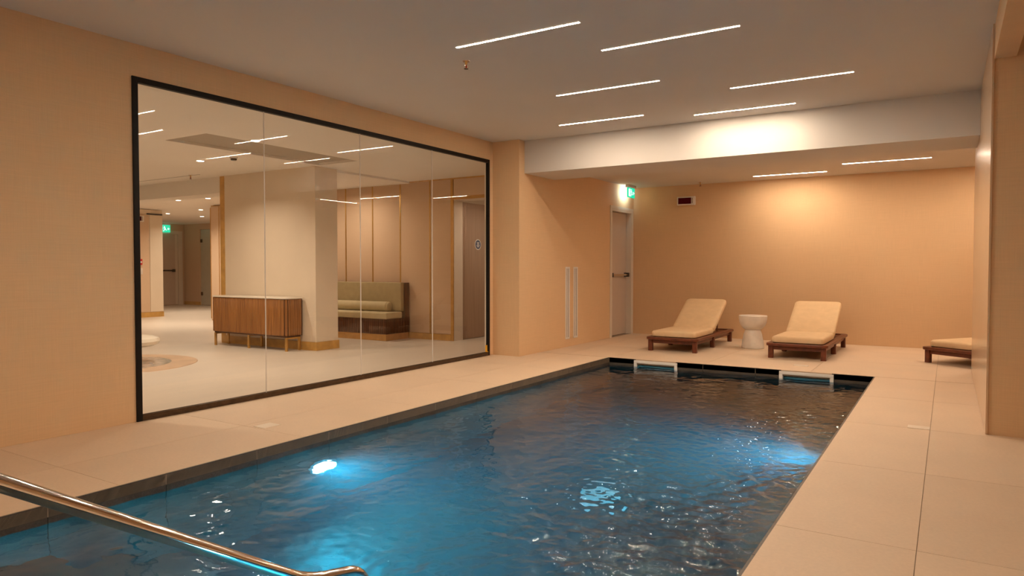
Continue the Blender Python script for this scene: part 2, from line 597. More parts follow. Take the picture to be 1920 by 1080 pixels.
# ------------------------------------------------------------------ structure: lobby behind the glass
lobf = struct('floor_lobby', box(-21.0, XW - WT, YN, 13.6, -0.06, 0.0), 'lobby_stone', 'pale streaked stone floor of the lobby', 'floor')
CX0, CX1, CY0, CY1 = -7.18, -6.46, 4.43, 6.60      # coffer
struct('ceiling_lobby', join(box(-15.6, CX0, YN, 6.64, ZL, ZL + 0.25), box(CX1, XW - WT, YN, 6.64, ZL, ZL + 0.25),
       box(CX0, CX1, YN, CY0, ZL, ZL + 0.25), box(CX0, CX1, CY1, 6.64, ZL, ZL + 0.25), box(-7.3, XW - WT, 6.64, 8.66, ZL, ZL + 0.25),
       box(-21, -7.3, 6.95, 13.6, 2.47, 2.72)), 'lobby_paint', 'smooth warm white ceiling of the lobby', 'ceiling')
struct('ceiling_coffer', box(CX0, CX1, CY0, CY1, ZL + 0.03, ZL + 0.2), 'coffer_paint', 'darker recessed rectangle in the lobby ceiling', 'ceiling recess')
struct('ceiling_lobby_beam', box(-15.5, -7.30, 6.64, 6.95, 2.26, 2.72), 'lobby_paint', 'downstand beam crossing the lobby ceiling above the column', 'beam')
colm = struct('wall_column', box(-9.20, -7.26, 6.60, 7.00, 0, ZL), 'column_plaster', 'broad cream column standing behind the fluted sideboard', 'column')
obj('skirting', join(box(-9.215, -7.245, 6.585, 6.5995, 0, 0.115), box(-7.2595, -7.245, 6.5995, 7.01, 0, 0.115)), 'oak_trim', colm)
obj('edge_trim', box(-9.31, -9.201, 6.60, 6.99, 0, 2.4995), 'oak_trim', colm)

# panelled wall
PW = 8.60
pw = struct('wall_lobby_panels', join(box(-11.2, -6.47, PW + 0.012, PW + 0.1, 0, ZL + 0.02), box(-6.47, XW - WT, PW + 0.012, PW + 0.1, 2.17, ZL + 0.02)),
            'oak_trim', 'beige panelled lobby wall divided by slim brass strips', 'wall')
strips = [-8.715 - 0.61 * k for k in (4, 3, 2, 1)] + [-8.715, -8.10, -7.50, -6.89]
edges = [-11.2] + strips + [-6.47]
for a, b in zip(edges[:-1], edges[1:]):
    obj('panel', box(a + 0.012, b - 0.012, PW, PW + 0.0115, 0.10, ZL - 0.02), 'panel_weave', pw, bev=0.003)
obj('panel', box(-6.43, XW - WT - 0.002, PW, PW + 0.0115, 2.22, ZL - 0.02), 'panel_weave', pw, bev=0.003)
sm = mesh('brass_strip', box(-0.011, 0.011, -0.004, 0.0115, 0.1, ZL - 0.02))
for x in strips:
    put('brass_strip', sm, 'brass', pw, (x, PW, 0))
obj('brass_strip', box(-6.482, -6.436, PW - 0.008, PW + 0.0115, 0, ZL - 0.02), 'brass', pw)
obj('brass_strip', box(-6.436, XW - WT - 0.002, PW - 0.004, PW + 0.0115, 2.17, 2.2), 'brass', pw)
obj('skirting', box(-11.2, -6.485, PW - 0.012, PW + 0.0115, 0, 0.095), 'oak_trim', pw)
obj('top_rail', box(-11.2, XW - WT - 0.002, PW - 0.006, PW + 0.0115, ZL - 0.02, ZL - 0.001), 'oak_trim', pw)

# doorway at the right end of the panelled wall
struct('wall_vestibule', join(box(-6.60, -6.47, PW + 0.1, 10.0, 0, ZL), box(-6.6, XB - 0.2, 10.0, 10.1, 0, ZL), box(-6.6, XW - WT, PW + 0.1, 10.0, 2.3, 2.36)),
       'lobby_paint', 'pale walls of the small doorway vestibule off the lobby', 'wall')
d2 = thing('door_2', 'brown veneered door with round blue sign at the end of the panelled lobby wall', 'door', (-6.43, PW, 0))
d2['kind'] = 'structure'
obj('jamb', join(box(-0.04, 0.0, 0.0125, 0.235, 0, 2.16), box(-0.04, 1.365, 0.0125, 0.235, 2.16, 2.20)), 'jamb_paint', d2)
leaf = obj('leaf', box(-0.038, 0.004, 0.24, 1.12, 0.008, 2.15), 'door_veneer', d2, bev=0.002)
obj('stop_bead', join(box(0.0045, 0.012, 0.27, 0.285, 0.02, 2.1), box(0.0045, 0.012, 0.285, 1.1, 2.085, 2.1)), 'door_veneer', leaf)
sg = obj('sign_plate', xf(cyl(0.085, 0, 0.004, 28), Matrix.Translation((0.0045, 0.64, 1.50)) @ Matrix.Rotation(R(90), 4, 'Y')), 'sign_white', leaf)
obj('sign_disc', xf(cyl(0.072, 0, 0.002, 28), Matrix.Translation((0.0086, 0.64, 1.50)) @ Matrix.Rotation(R(90), 4, 'Y')), 'sign_blue', leaf)
obj('sign_lettering', join(*[box(0.0108, 0.0115, 0.64 - hw, 0.64 + hw, 1.50 + dz - 0.006, 1.50 + dz + 0.006) for dz, hw in ((0.032, 0.035), (0.010, 0.028), (-0.012, 0.042), (-0.034, 0.032))]), 'sign_white', leaf)

# far end of the lobby
far = struct('wall_lobby_far_panels', box(-13.45, -11.0, 9.312, 9.42, 0, 2.46), 'oak_trim', 'brown panelled wall left of the column at the corridor mouth', 'wall')
for a, b in ((-13.45, -13.16), (-13.16, -12.86), (-12.86, -12.25), (-12.25, -11.64), (-11.64, -11.03)):
    obj('panel', box(a + 0.012, b - 0.012, 9.30, 9.3115, 0.02, 2.44), 'panel_weave', far)
for x in (-13.45, -13.16, -12.86, -12.25, -11.64):
    put('brass_strip', sm, 'brass', far, (x, 9.30, -0.06))
struct('wall_lobby_return', box(-11.2, -11.0, 8.70, 9.312, 0, 2.46), 'lobby_paint', 'short wall return beside the panelled wall', 'wall')
lf = struct('wall_lobby_left', box(-15.7, -15.512, YN, 9.47, 0, 2.46), 'column_plaster', 'cream wall at the far left of the lobby', 'wall')
obj('panel', box(-15.5115, -15.50, 7.4, 9.148, 0.12, 2.34), 'panel_weave', lf)
obj('panel', box(-15.5115, -15.50, 9.165, 9.47, 0.12, 2.34), 'column_plaster', lf)
obj('skirting', box(-15.5115, -15.492, YN, 9.475, 0, 0.115), 'oak_trim', lf)
obj('shadow_gap', box(-15.5115, -15.497, 9.10, 9.47, 2.345, 2.375), 'dark_plastic', lf)
struct('wall_corridor', join(box(-20.25, -15.7, 9.35, 9.47, 0, 2.47), box(-13.45, -13.33, 9.42, 13.1, 0, 2.47), box(-20.1, -19.30, 12.98, 13.1, 0, 2.47), box(-18.70, -13.33, 12.98, 13.1, 0, 2.47),
       box(-19.30, -18.70, 12.98, 13.1, 2.30, 2.47), box(-20.25, -20.12, 9.47, 13.1, 0, 2.47)), 'panel_weave', 'beige corridor walls beyond the lobby', 'wall')
struct('wall_lobby_near', box(-21, XW - WT, YN - 0.1, YN, 0, 2.7), 'column_plaster', 'cream wall at the near end of the lobby', 'wall')
obj('trim_1', box(-20.1, -19.3, 12.965, 12.9795, 0, 0.1), 'oak_trim')
tag(bpy.data.objects['trim_1'], 'wooden skirting along the corridor end wall', 'skirting', kind='structure')
d3 = thing('door_3', 'tall grey door with push bar at the corridor end beyond the lobby', 'door', (-20.12, 12.3, 0))
d3['kind'] = 'structure'
obj('jamb', join(box(0, 0.05, 0.46, 0.60, 0, 2.26), box(0, 0.05, -0.60, -0.46, 0, 2.26), box(0, 0.05, -0.46, 0.46, 2.16, 2.26)), 'jamb_paint', d3)
lf3 = obj('leaf', box(0.005, 0.04, -0.455, 0.36, 0.01, 2.155), 'door_paint', d3)
obj('leaf', box(0.005, 0.03, 0.365, 0.455, 0.01, 2.155), 'jamb_paint', d3)
obj('push_bar', join(box(0.07, 0.10, -0.40, 0.32, 1.03, 1.07), box(0.0405, 0.10, 0.26, 0.33, 1.01, 1.09)), 'dark_plastic', lf3)
d4 = thing('door_4', 'frosted glass door with steel hinges at the corridor corner', 'door', (-19.0, 12.98, 0))
d4['kind'] = 'structure'
plain('frosted', (0.55, 0.52, 0.42), 0.35, vary=0.03)
obj('leaf', box(-0.295, 0.295, 0.02, 0.035, 0.01, 2.29), 'frosted', d4)
for z in (0.35, 1.95):
    obj('hinge', box(-0.29, -0.21, 0.0, 0.0195, z - 0.05, z + 0.05), 'bronze', d4, bev=0.003)

# ------------------------------------------------------------------ window
win = thing('window_1', 'long black framed glass wall between the pool and the lobby', 'window', (XW, 0, 0))
win['kind'] = 'structure'
FW = 0.042
obj('frame', join(box(-0.03, 0.012, GY0, GY0 + FW, 0, GZ), box(-0.03, 0.012, GY1 - 0.03, GY1, 0, GZ), box(-0.03, 0.012, GY0 + FW, GY1 - 0.03, GZ - FW, GZ)), 'black_metal', win, bev=0.002)
obj('sill_channel', join(box(-0.03, 0.012, GY0 + FW, GY1 - 0.03, 0.0005, 0.018), box(0.0, 0.012, GY0 + FW, GY1 - 0.03, 0.018, 0.045), box(-0.03, -0.018, GY0 + FW, GY1 - 0.03, 0.018, 0.045)), 'bronze', win, bev=0.002)
gj = [GY0 + FW + 0.001, 3.985, 5.14, 6.29, GY1 - 0.031]
for a, b in zip(gj[:-1], gj[1:]):
    # one clear sheet: a single reflecting face keeps the pane free of doubled images
    me = bpy.data.meshes.new('pane')
    me.from_pydata([(-0.008, a + 0.002, 0.019), (-0.008, b - 0.002, 0.019), (-0.008, b - 0.002, GZ - FW - 0.001), (-0.008, a + 0.002, GZ - FW - 0.001)], [], [(0, 1, 2, 3)])
    put('pane', me, 'window_glass', win)
for y in gj[1:-1]:
    obj('joint', box(-0.013, -0.003, y - 0.0018, y + 0.0018, 0.019, GZ - FW - 0.001), 'white_plastic', win)
rv = obj('trim_2', join(box(XW - WT - 0.002, XW - 0.031, GY1 - 0.012, GY1 - 0.0005, 0.001, GZ - 0.001)), 'lobby_paint')
tag(rv, 'pale reveal at the right end of the glass wall', 'trim', kind='structure')
yt = thing('warning_tag', 'small yellow tag low on the right end of the glass wall', 'tag', (XW - 0.0065, 7.385, 0.05))
obj('plate', box(0, 0.003, -0.022, 0.022, 0, 0.085), 'yellow_tag', yt)
obj('fold', box(0.003, 0.02, -0.022, 0.022, 0, 0.004), 'yellow_tag', yt)

# ------------------------------------------------------------------ exit door of the rear bay
d1 = thing('door_1', 'narrow pale exit door with push bar in the rear bay', 'door', (XB, 10.79, 0))
d1['kind'] = 'structure'
obj('jamb', join(box(-0.13, 0.008, 0.395, 0.43, 0, 2.085), box(-0.13, 0.008, -0.43, -0.395, 0, 2.085), box(-0.13, 0.008, -0.395, 0.395, 2.05, 2.085)), 'jamb_paint', d1)
obj('architrave', join(box(0.0005, 0.012, 0.43, 0.475, 0, 2.13), box(0.0005, 0.012, -0.475, -0.43, 0, 2.13), box(0.0005, 0.012, -0.43, 0.43, 2.085, 2.13)), 'jamb_paint', d1)
l1 = obj('leaf', box(-0.125, -0.085, -0.39, 0.39, 0.008, 2.045), 'door_paint', d1, bev=0.002)
obj('push_bar', xf(cyl(0.016, -0.33, 0.33, 14), Matrix.Translation((-0.03, 0, 1.01)) @ Matrix.Rotation(R(90), 4, 'X')), 'steel', l1)
for y in (-0.33, 0.33):
    obj('bar_bracket', box(-0.0845, -0.008, y - 0.03, y + 0.03, 0.975, 1.045), 'dark_plastic', l1, bev=0.004)

# ------------------------------------------------------------------ water
def perlin(x, y, seed):
    rng = np.random.RandomState(seed)
    n = 256
    p = rng.permutation(n); p = np.concatenate([p, p])
    ang = rng.rand(n) * 2 * np.pi
    gx, gy = np.cos(ang), np.sin(ang)
    xi = np.floor(x).astype(int); yi = np.floor(y).astype(int)
    xf_, yf_ = x - xi, y - yi
    u = xf_ ** 3 * (xf_ * (xf_ * 6 - 15) + 10); v = yf_ ** 3 * (yf_ * (yf_ * 6 - 15) + 10)
    def gr(i, j, dx, dy):
        k = p[p[i % n] + j % n]
        return gx[k] * dx + gy[k] * dy
    a = gr(xi, yi, xf_, yf_); b = gr(xi + 1, yi, xf_ - 1, yf_)
    c = gr(xi, yi + 1, xf_, yf_ - 1); d = gr(xi + 1, yi + 1, xf_ - 1, yf_ - 1)
    return (a * (1 - u) + b * u) * (1 - v) + (c * (1 - u) + d * u) * v

def make_water():
    nx, ny = 250, 620
    e = 0.006
    xs = np.linspace(PX0 - e, PX1 + e, nx); ys = np.linspace(PY0 - e, PY1 + e, ny)
    X, Y = np.meshgrid(xs, ys)
    wx = X + 0.12 * perlin(X * 1.3, Y * 1.3, 5); wy = Y + 0.12 * perlin(X * 1.3 + 9, Y * 1.3, 6)
    chop = 1 / (1 + np.exp(-((X + 1.65) * 3.2)))            # livelier towards the right side
    chop *= 1 / (1 + np.exp((Y - 6.3) * 1.8))
    Zd = 0.0085 * perlin(wx * 1.5, wy * 1.1, 1) + 0.0060 * perlin(wx * 3.4, wy * 3.0, 2)
    Zd += (0.0042 + 0.0055 * chop) * perlin(wx * 7.5, wy * 7.5, 3)
    Zd += (0.0021 + 0.0090 * chop) * perlin(wx * 15.0, wy * 16.0, 4)
    Zd += (0.0007 + 0.0058 * chop) * perlin(wx * 27.0, wy * 30.0, 8)
    V = np.stack([X, Y, WZ + Zd], -1).reshape(-1, 3)
    idx = np.arange(nx * ny).reshape(ny, nx)
    q = np.stack([idx[:-1, :-1], idx[:-1, 1:], idx[1:, 1:], idx[1:, :-1]], -1).reshape(-1, 4)
    faces = [tuple(r) for r in q.tolist()]
    rim = list(idx[0, :]) + list(idx[1:, -1]) + list(idx[-1, -2::-1]) + list(idx[-2:0:-1, 0])
    rim = [int(i) for i in rim]
    n0 = len(V)
    low = V[rim].copy(); low[:, 2] = PD - 0.006
    V = np.concatenate([V, low])
    m = len(rim)
    for i in range(m):
        j = (i + 1) % m
        faces.append((rim[j], rim[i], n0 + i, n0 + j))
    faces.append(tuple(n0 + i for i in range(m - 1, -1, -1)))
    me = bpy.data.meshes.new('pool_water')
    me.from_pydata(V.tolist(), [], faces)
    sm_ = [True] * len(me.polygons)
    me.polygons.foreach_set('use_smooth', sm_)
    me.set_sharp_from_angle(angle=R(60))
    return tag(put('pool_water', me, 'pool_water'), 'rippling blue water filling the dark tiled pool', 'water', kind='stuff')
make_water()

# pool fittings
def pool_lamp(loc, rz, label, power, spread=165):
    t = thing('pool_lamp', label, 'pool lamp', loc, rz, 'underwater pool lamps')
    M = Matrix.Rotation(R(90), 4, 'Y')
    bz = obj('bezel', xf(lathe([(0.125, 0.0), (0.125, 0.012), (0.112, 0.022), (0.095, 0.022)], 32), M), 'steel', t, smooth=True)
    obj('lens', xf(lathe([(0.092, 0.0225), (0.085, 0.030), (0.05, 0.036), (0.01, 0.038)], 32), M), 'pool_glow', bz, smooth=True)
    ld = bpy.data.lights.new('lamp_light', 'AREA')
    ld.shape = 'DISK'; ld.size = 0.16; ld.energy = power; ld.color = POOL_C; ld.spread = R(spread)
    lo = bpy.data.objects.new('lamp_light', ld); COL.objects.link(lo); lo.parent = t
    lo.location = (0.05, 0, 0); lo.rotation_euler = (0, R(-90), 0)
    return t
pool_lamp((PX0 + 0.0005, 3.31, -0.55), 0, 'glowing round lamp under water on the pool side below the glass wall', POOL_W)
pool_lamp((PX1 - 0.0005, 5.25, -0.55), math.pi, 'underwater lamp glowing from beneath the right pool edge', POOL_W * 0.95, 115)
pool_lamp((PX1 - 0.0005, 1.78, -0.52), math.pi, 'underwater lamp beside the pool steps under the right edge', POOL_W * 0.95, 115)

dr = thing('floor_drain', 'pale drain cover on the pool floor seen through the water', 'drain', (-2.12, 4.55, PD + 0.0005))
cv = obj('cover', lathe([(0.145, 0.0), (0.145, 0.012), (0.13, 0.02), (0.02, 0.026)], 32), 'white_plastic', dr, smooth=True)
obj('grille', join(*[box(-0.09, 0.09, y - 0.006, y + 0.006, 0.0215, 0.032) for y in (-0.06, -0.02, 0.02, 0.06)]), 'white_plastic', cv)

for (a, b), lab in zip(SK, ('white framed skimmer opening in the far pool wall near the left corner', 'white framed skimmer opening in the far pool wall near the right corner')):
    t = thing('pool_skimmer', lab, 'skimmer', ((a + b) / 2, PY1, 0), 0, 'skimmers in the far pool wall')
    hw = (b - a) / 2
    obj('frame', join(box(-hw, hw, -0.012, -0.0005, sk_z1, -0.012), box(-hw, hw, -0.012, -0.0005, sk_z0 - 0.025, sk_z0), box(-hw, -hw + 0.035, -0.012, -0.0005, sk_z0, sk_z1), box(hw - 0.035, hw, -0.012, -0.0005, sk_z0, sk_z1)), 'skimmer_white', t, bev=0.002)
    obj('throat', join(box(-hw + 0.04, hw - 0.04, 0.17, 0.18, sk_z0 + 0.002, sk_z1 - 0.002), box(-hw + 0.036, -hw + 0.04, 0, 0.18, sk_z0 + 0.002, sk_z1 - 0.002), box(hw - 0.04, hw - 0.036, 0, 0.18, sk_z0 + 0.002, sk_z1 - 0.002)), 'white_plastic', t)
    obj('weir_flap', box(-hw + 0.042, hw - 0.042, 0.03, 0.036, sk_z0 + 0.003, -0.075), 'skimmer_lit_teal', t)
    obj('inner_water', box(-hw + 0.041, hw - 0.041, 0.04, 0.165, sk_z0 + 0.003, WZ), 'skimmer_lit_teal', t)

# handrail
hr = thing('handrail', 'polished steel handrail sloping down into the pool in the near left corner', 'handrail', (-1.70, 0, 0))
path = fillet([(0, -0.25, 0.0), (0, -0.25, 0.90), (0, 0.30, 0.90), (0, 1.50, 0.135), (0, 1.76, 0.080), (0, 1.80, -0.78)], 0.09)
obj('rail', tube([tuple(p) for p in path], 0.019, 18), 'steel', hr, smooth=True)
obj('base_flange', lathe([(0.05, 0.0), (0.05, 0.006), (0.028, 0.012), (0.021, 0.03)], 24, 0, -0.25), 'steel', hr, smooth=True)
obj('step_flange', lathe([(0.05, -0.7895), (0.05, -0.784), (0.028, -0.778), (0.021, -0.76)], 24, 0, 1.80), 'steel', hr, smooth=True)

# marker plates in the deck
for (x, y, sx, sy, lab) in ((-4.09, 3.26, 0.12, 0.14, 'small pale plate set in the deck between pool and glass wall'),
                            (-0.16, 5.655, 0.135, 0.10, 'small pale plate set in the deck beside the polished right wall'),
                            (-1.42, 8.55, 0.16, 0.10, 'small pale plate in the deck in front of the right lounger')):
    t = thing('deck_plate', lab, 'deck plate', (x, y, 0.0002), 0, 'pale plates in the deck')
    obj('plate', box(-sx / 2, sx / 2, -sy / 2, sy / 2, 0, 0.0025), 'plate_pale', t)

# ------------------------------------------------------------------ ceiling lamps
stm = {}
def strip(x0, y, z, label, axis='x', ln=1.0, group='linear ceiling lamps'):
    t = thing('linear_lamp', label, 'ceiling lamp', (x0 + (ln / 2 if axis == 'x' else 0), y + (ln / 2 if axis == 'y' else 0), z), 0 if axis == 'x' else R(90), group)
    if not stm:
        h = ln / 2
        stm['c'] = mesh('channel', join(box(-h - 0.004, h + 0.004, -0.015, -0.0095, -0.004, -0.0005), box(-h - 0.004, h + 0.004, 0.0095, 0.015, -0.004, -0.0005), box(-h - 0.004, -h, -0.0095, 0.0095, -0.004, -0.0005), box(h, h + 0.004, -0.0095, 0.0095, -0.004, -0.0005)))
        stm['d'] = mesh('diffuser', box(-h, h, -0.009, 0.009, -0.0042, -0.0006))
    put('channel', stm['c'], 'white_plastic', t)
    put('diffuser', stm['d'], 'strip_glow', t)
    return t
for x, y, lab in ((-3.081, 4.164, 'slim glowing ceiling strip nearest the glass wall, just above a sprinkler head'),
                  (-2.206, 4.790, 'slim glowing ceiling strip, long and topmost in the middle of the hall ceiling'),
                  (-3.138, 5.812, 'slim glowing ceiling strip, second of the column nearest the glass wall'),
                  (-1.685, 6.402, 'slim glowing ceiling strip furthest right above the pool'),
                  (-3.758, 7.025, 'slim glowing ceiling strip by the left end of the white beam'),
                  (-2.297, 7.31, 'slim glowing ceiling strip right against the white beam, washing it with light')):
    strip(x, y, Z1, lab)
strip(-2.48, 10.75, Z2, 'slim glowing strip in the rear bay ceiling close to the back wall')
strip(-1.195, 10.09, Z2, 'slim glowing strip in the rear bay ceiling towards the right wall')
strip(0.56, 9.75, Z2, 'slim glowing strip hidden behind the right wall, seen only mirrored in the glass', 'y')
for x, y, lab in ((-2.6, 2.2, 'added unseen ceiling strip nearest in front of the viewer, above the frame'), (-2.2, 0.3, 'added unseen ceiling strip over the pool steps'),
                  (-1.6, -0.6, 'added unseen ceiling strip behind the viewer'), (-0.9, 1.4, 'added unseen ceiling strip above the viewer at the right deck')):
    strip(x, y, Z1, lab, group='added linear lamps above and behind the viewer')  # unseen strips, added to light the near deck and walls

# sprinklers
def sprinkler(x, y, z, label):
    t = thing('sprinkler', label, 'sprinkler', (x, y, z), 0, 'ceiling sprinklers')
    obj('escutcheon', lathe([(0.028, -0.006), (0.030, -0.0005)], 20), 'steel', t)
    stm_ = obj('stem', lathe([(0.009, -0.030), (0.011, -0.0065)], 12), 'brass', t)
    obj('bulb', lathe([(0.003, -0.057), (0.0055, -0.045), (0.003, -0.0305)], 10), 'red_bulb', stm_)
    for s in (-1, 1):
        obj('arm', tube([(s * 0.009, 0, -0.028), (s * 0.017, 0, -0.042), (s * 0.006, 0, -0.059)], 0.003, 8), 'steel', t)
    obj('deflector', lathe([(0.018, -0.063), (0.018, -0.0605)], 16), 'bronze', t)
    return t
sprinkler(-3.22, 4.475, Z1, 'sprinkler head with red bulb below the first ceiling strip')
sprinkler(-3.67, 8.82, Z2, 'dark sprinkler head just behind the white beam near the exit sign')
sprinkler(-3.37, 11.05, Z2, 'tiny sprinkler head near the back wall above the dark display')
sprinkler(-9.53, 6.27, ZL, 'sprinkler head on the lobby ceiling beside a thin dark slot')
lsl = thing('ceiling_slot', 'thin dark slot running across the lobby ceiling', 'ceiling slot', (-10.2, 6.30, ZL))
obj('slot', box(-0.85, 0.85, -0.006, 0.006, -0.003, -0.0003), 'bronze', lsl)
obj('lip', join(box(-0.85, 0.85, -0.009, -0.006, -0.002, -0.0003), box(-0.85, 0.85, 0.006, 0.009, -0.002, -0.0003)), 'jamb_paint', lsl)
sd = thing('smoke_detector', 'small round smoke detector on the lobby ceiling', 'smoke detector', (-7.56, 5.56, ZL))
obj('base', lathe([(0.05, -0.016), (0.052, -0.0005)], 24), 'white_plastic', sd)
obj('head', lathe([(0.028, -0.04), (0.036, -0.034), (0.038, -0.0165)], 24), 'bronze', sd)

# downlights
def downlight(x, y, z, label, w, spread=140):
    t = thing('downlight', label, 'downlight', (x, y, z), 0, 'lobby downlights')
    rg = obj('ring', lathe([(0.055, -0.006), (0.06, -0.0005)], 24), 'white_plastic', t)
    obj('lens', lathe([(0.042, -0.009), (0.044, -0.0062)], 24), 'down_glow', rg)
    if w:
        ld = bpy.data.lights.new('downlight_light', 'AREA')
        ld.shape = 'DISK'; ld.size = 0.085; ld.energy = w; ld.color = DOWN_C; ld.spread = R(spread)
        lo = bpy.data.objects.new('downlight_light', ld); COL.objects.link(lo); lo.parent = t
        lo.location = (0, 0, -0.012)
    return t
downlight(-8.15, 5.50, ZL, 'bright lobby downlight left of the darker ceiling rectangle', DOWN_W * 1.2)
downlight(-6.36, 4.95, ZL, 'brilliant lobby downlight on the right edge of the darker ceiling rectangle', DOWN_W * 1.2)
for (x, y, lab) in ((-12.95, 8.25, 'small downlight at the corridor mouth, left of two'), (-12.1, 8.32, 'small downlight at the corridor mouth beside the brown panels'),
                    (-14.6, 9.85, 'small corridor downlight, nearer of the right-hand pair'), (-16.48, 11.15, 'small corridor downlight just above the exit door, right side'),
                    (-16.3, 10.1, 'small corridor downlight just above the green exit sign'), (-13.95, 8.0, 'small downlight by the far left lobby wall')):
    downlight(x, y, 2.47, lab, DOWN_W * 1.0)
for x, y, z, k, lab in ((-6.3, 2.6, ZL, 1.0, 'added unseen lobby downlight just left of the window opening, close to the glass'), (-8.3, 2.4, ZL, 1.0, 'added unseen lobby downlight left of the view, second from the glass'),
                     (-10.8, 3.0, ZL, 1.0, 'added unseen lobby downlight left of the view, third from the glass'), (-6.3, 0.3, ZL, 1.0, 'added unseen lobby downlight near the front end wall, close to the glass'),
                     (-9.0, 0.2, ZL, 1.0, 'added unseen lobby downlight near the front end wall, far from the glass'), (-12.5, 1.0, ZL, 1.0, 'added unseen lobby downlight at the far left front of the lobby'),
                     (-8.25, 7.85, 2.47, 0.75, 'added unseen downlight behind the column above the banquette'), (-9.7, 7.85, 2.47, 0.55, 'added unseen downlight behind the column beyond the banquette end'),
                     (-5.60, 9.2, 2.30, 0.5, 'added unseen downlight inside the vestibule beyond the veneered door')):
    t = downlight(x, y, z, lab, DOWN_W * k, 165)  # unseen downlights, added to brighten the lobby and its panelled wall
    t['group'] = 'added lobby downlights out of view'

# ------------------------------------------------------------------ exit signs
def exit_sign(loc, rz, label, sc=1.0, back=True):
    t = thing('exit_sign', label, 'exit sign', loc, rz, 'green exit signs')     # faces +x local, hangs from z=0
    obj('housing', box(-0.03, 0.03, -0.17 * sc, 0.17 * sc, -0.045, -0.0005), 'white_plastic', t, bev=0.004)
    p = obj('panel', box(-0.006, 0.006, -0.16 * sc, 0.16 * sc, -0.215 * sc, -0.0455), 'exit_green', t)
    zc = -0.13 * sc
    k = sc
    man = [box(0.0062, 0.0075, -0.115 * k, -0.035 * k, zc - 0.065 * k, zc + 0.065 * k)]            # doorway
    runner = [xf(cyl(0.013 * k, 0.0062, 0.0078, 10), Matrix.Translation((0, 0.012 * k, zc + 0.05 * k)) @ Matrix.Rotation(R(90), 4, 'Y'))]
    def limb(a, b, wd):
        a, b = Vector((0, a[0] * k, zc + a[1] * k)), Vector((0, b[0] * k, zc + b[1] * k))
        d = (b - a).normalized(); nn = Vector((0, -d.z, d.y)) * wd * k
        pts = [a - nn, b - nn, b + nn, a + nn]
        v = [(0.0062, q.y, q.z) for q in pts] + [(0.0078, q.y, q.z) for q in pts]
        return v, box(0, 1, 0, 1, 0, 1)[1]
    runner += [limb((0.012, 0.034), (0.028, -0.008), 0.011), limb((0.028, -0.008), (0.002, -0.030), 0.008), limb((0.002, -0.030), (-0.012, -0.06), 0.007),
               limb((0.028, -0.008), (0.050, -0.030), 0.008), limb((0.050, -0.030), (0.072, -0.028), 0.006), limb((0.012, 0.028), (-0.018, 0.010), 0.006), limb((0.016, 0.028), (0.044, 0.010), 0.006)]
    arrow = [box(0.0062, 0.0075, 0.095 * k, 0.145 * k, zc - 0.006 * k, zc + 0.006 * k), limb((0.092, 0.0), (0.115, 0.024), 0.006), limb((0.092, 0.0), (0.115, -0.024), 0.006)]
    obj('pictogram', join(*(man + runner + arrow)), 'exit_white', p)
    if back:
        obj('back_light', box(-0.0078, -0.0062, -0.155 * sc, 0.155 * sc, -0.21 * sc, -0.05), 'exit_back', t)
    return t
exit_sign((-4.47, 10.86, Z2), 0, 'glowing green exit sign hanging above the rear bay door', 0.95)
exit_sign((-19.98, 12.25, 2.47), 0, 'small green exit sign above the corridor door beyond the lobby', 1.25, back=False)

# display units
def display(loc, rz, label):
    t = thing('wall_display', label, 'wall display', loc, rz, 'wall displays')  # faces -y local
    cs = obj('case', box(-0.15, 0.15, -0.045, -0.0005, -0.07, 0.07), 'white_plastic', t, bev=0.006)
    obj('screen', box(-0.128, 0.088, -0.048, -0.0455, -0.05, 0.05), 'display_red', cs)
    for k in range(4):
        obj('button', box(0.10, 0.113, -0.049, -0.0455, 0.035 - k * 0.024 - 0.007, 0.035 - k * 0.024 + 0.007), 'dark_plastic', cs)
    return t
display((-3.67, YB, 2.227), 0, 'white cased wall display with dark red screen on the back wall')
display((-15.50, 8.86, 2.24), R(90), 'white cased wall display with dark red screen at the far left of the lobby')
cp = thing('fire_call_point', 'small red fire call point on the far left lobby wall', 'call point', (-15.50, 8.90, 1.20))
obj('case', box(0.0005, 0.04, -0.06, 0.06, 0, 0.13), 'red_plastic', cp, bev=0.006)
obj('glass_plate', box(0.0405, 0.043, -0.045, 0.045, 0.04, 0.08), 'sign_white', cp)
nb = thing('wall_plate', 'beige switch plate under the red call point in the lobby', 'wall plate', (-15.50, 8.93, 0.98))
obj('plate', box(0.0005, 0.012, -0.05, 0.05, 0, 0.14), 'jamb_paint', nb, bev=0.003)
obj('rocker', box(0.0125, 0.018, -0.02, 0.02, 0.04, 0.10), 'jamb_paint', nb, bev=0.002)

# slot vents on the rear side wall
for y, lab in ((8.845, 'tall white slot vent low on the rear side wall, left of the pair'), (9.095, 'tall white slot vent low on the rear side wall, right of the pair')):
    t = thing('slot_vent', lab, 'vent', (XB, y, 0.11), 0, 'tall slot vents')
    obj('frame', join(box(0.0005, 0.012, -0.062, -0.04, 0, 1.03), box(0.0005, 0.012, 0.04, 0.062, 0, 1.03), box(0.0005, 0.012, -0.04, 0.04, 0, 0.025), box(0.0005, 0.012, -0.04, 0.04, 1.005, 1.03)), 'white_plastic', t, bev=0.002)
    obj('recess', box(0.0005, 0.003, -0.0395, 0.0395, 0.0255, 1.0045), 'slot_dark', t)
    obj('blade', box(0.0035, 0.010, -0.008, 0.008, 0.0255, 1.0045), 'white_plastic', t)

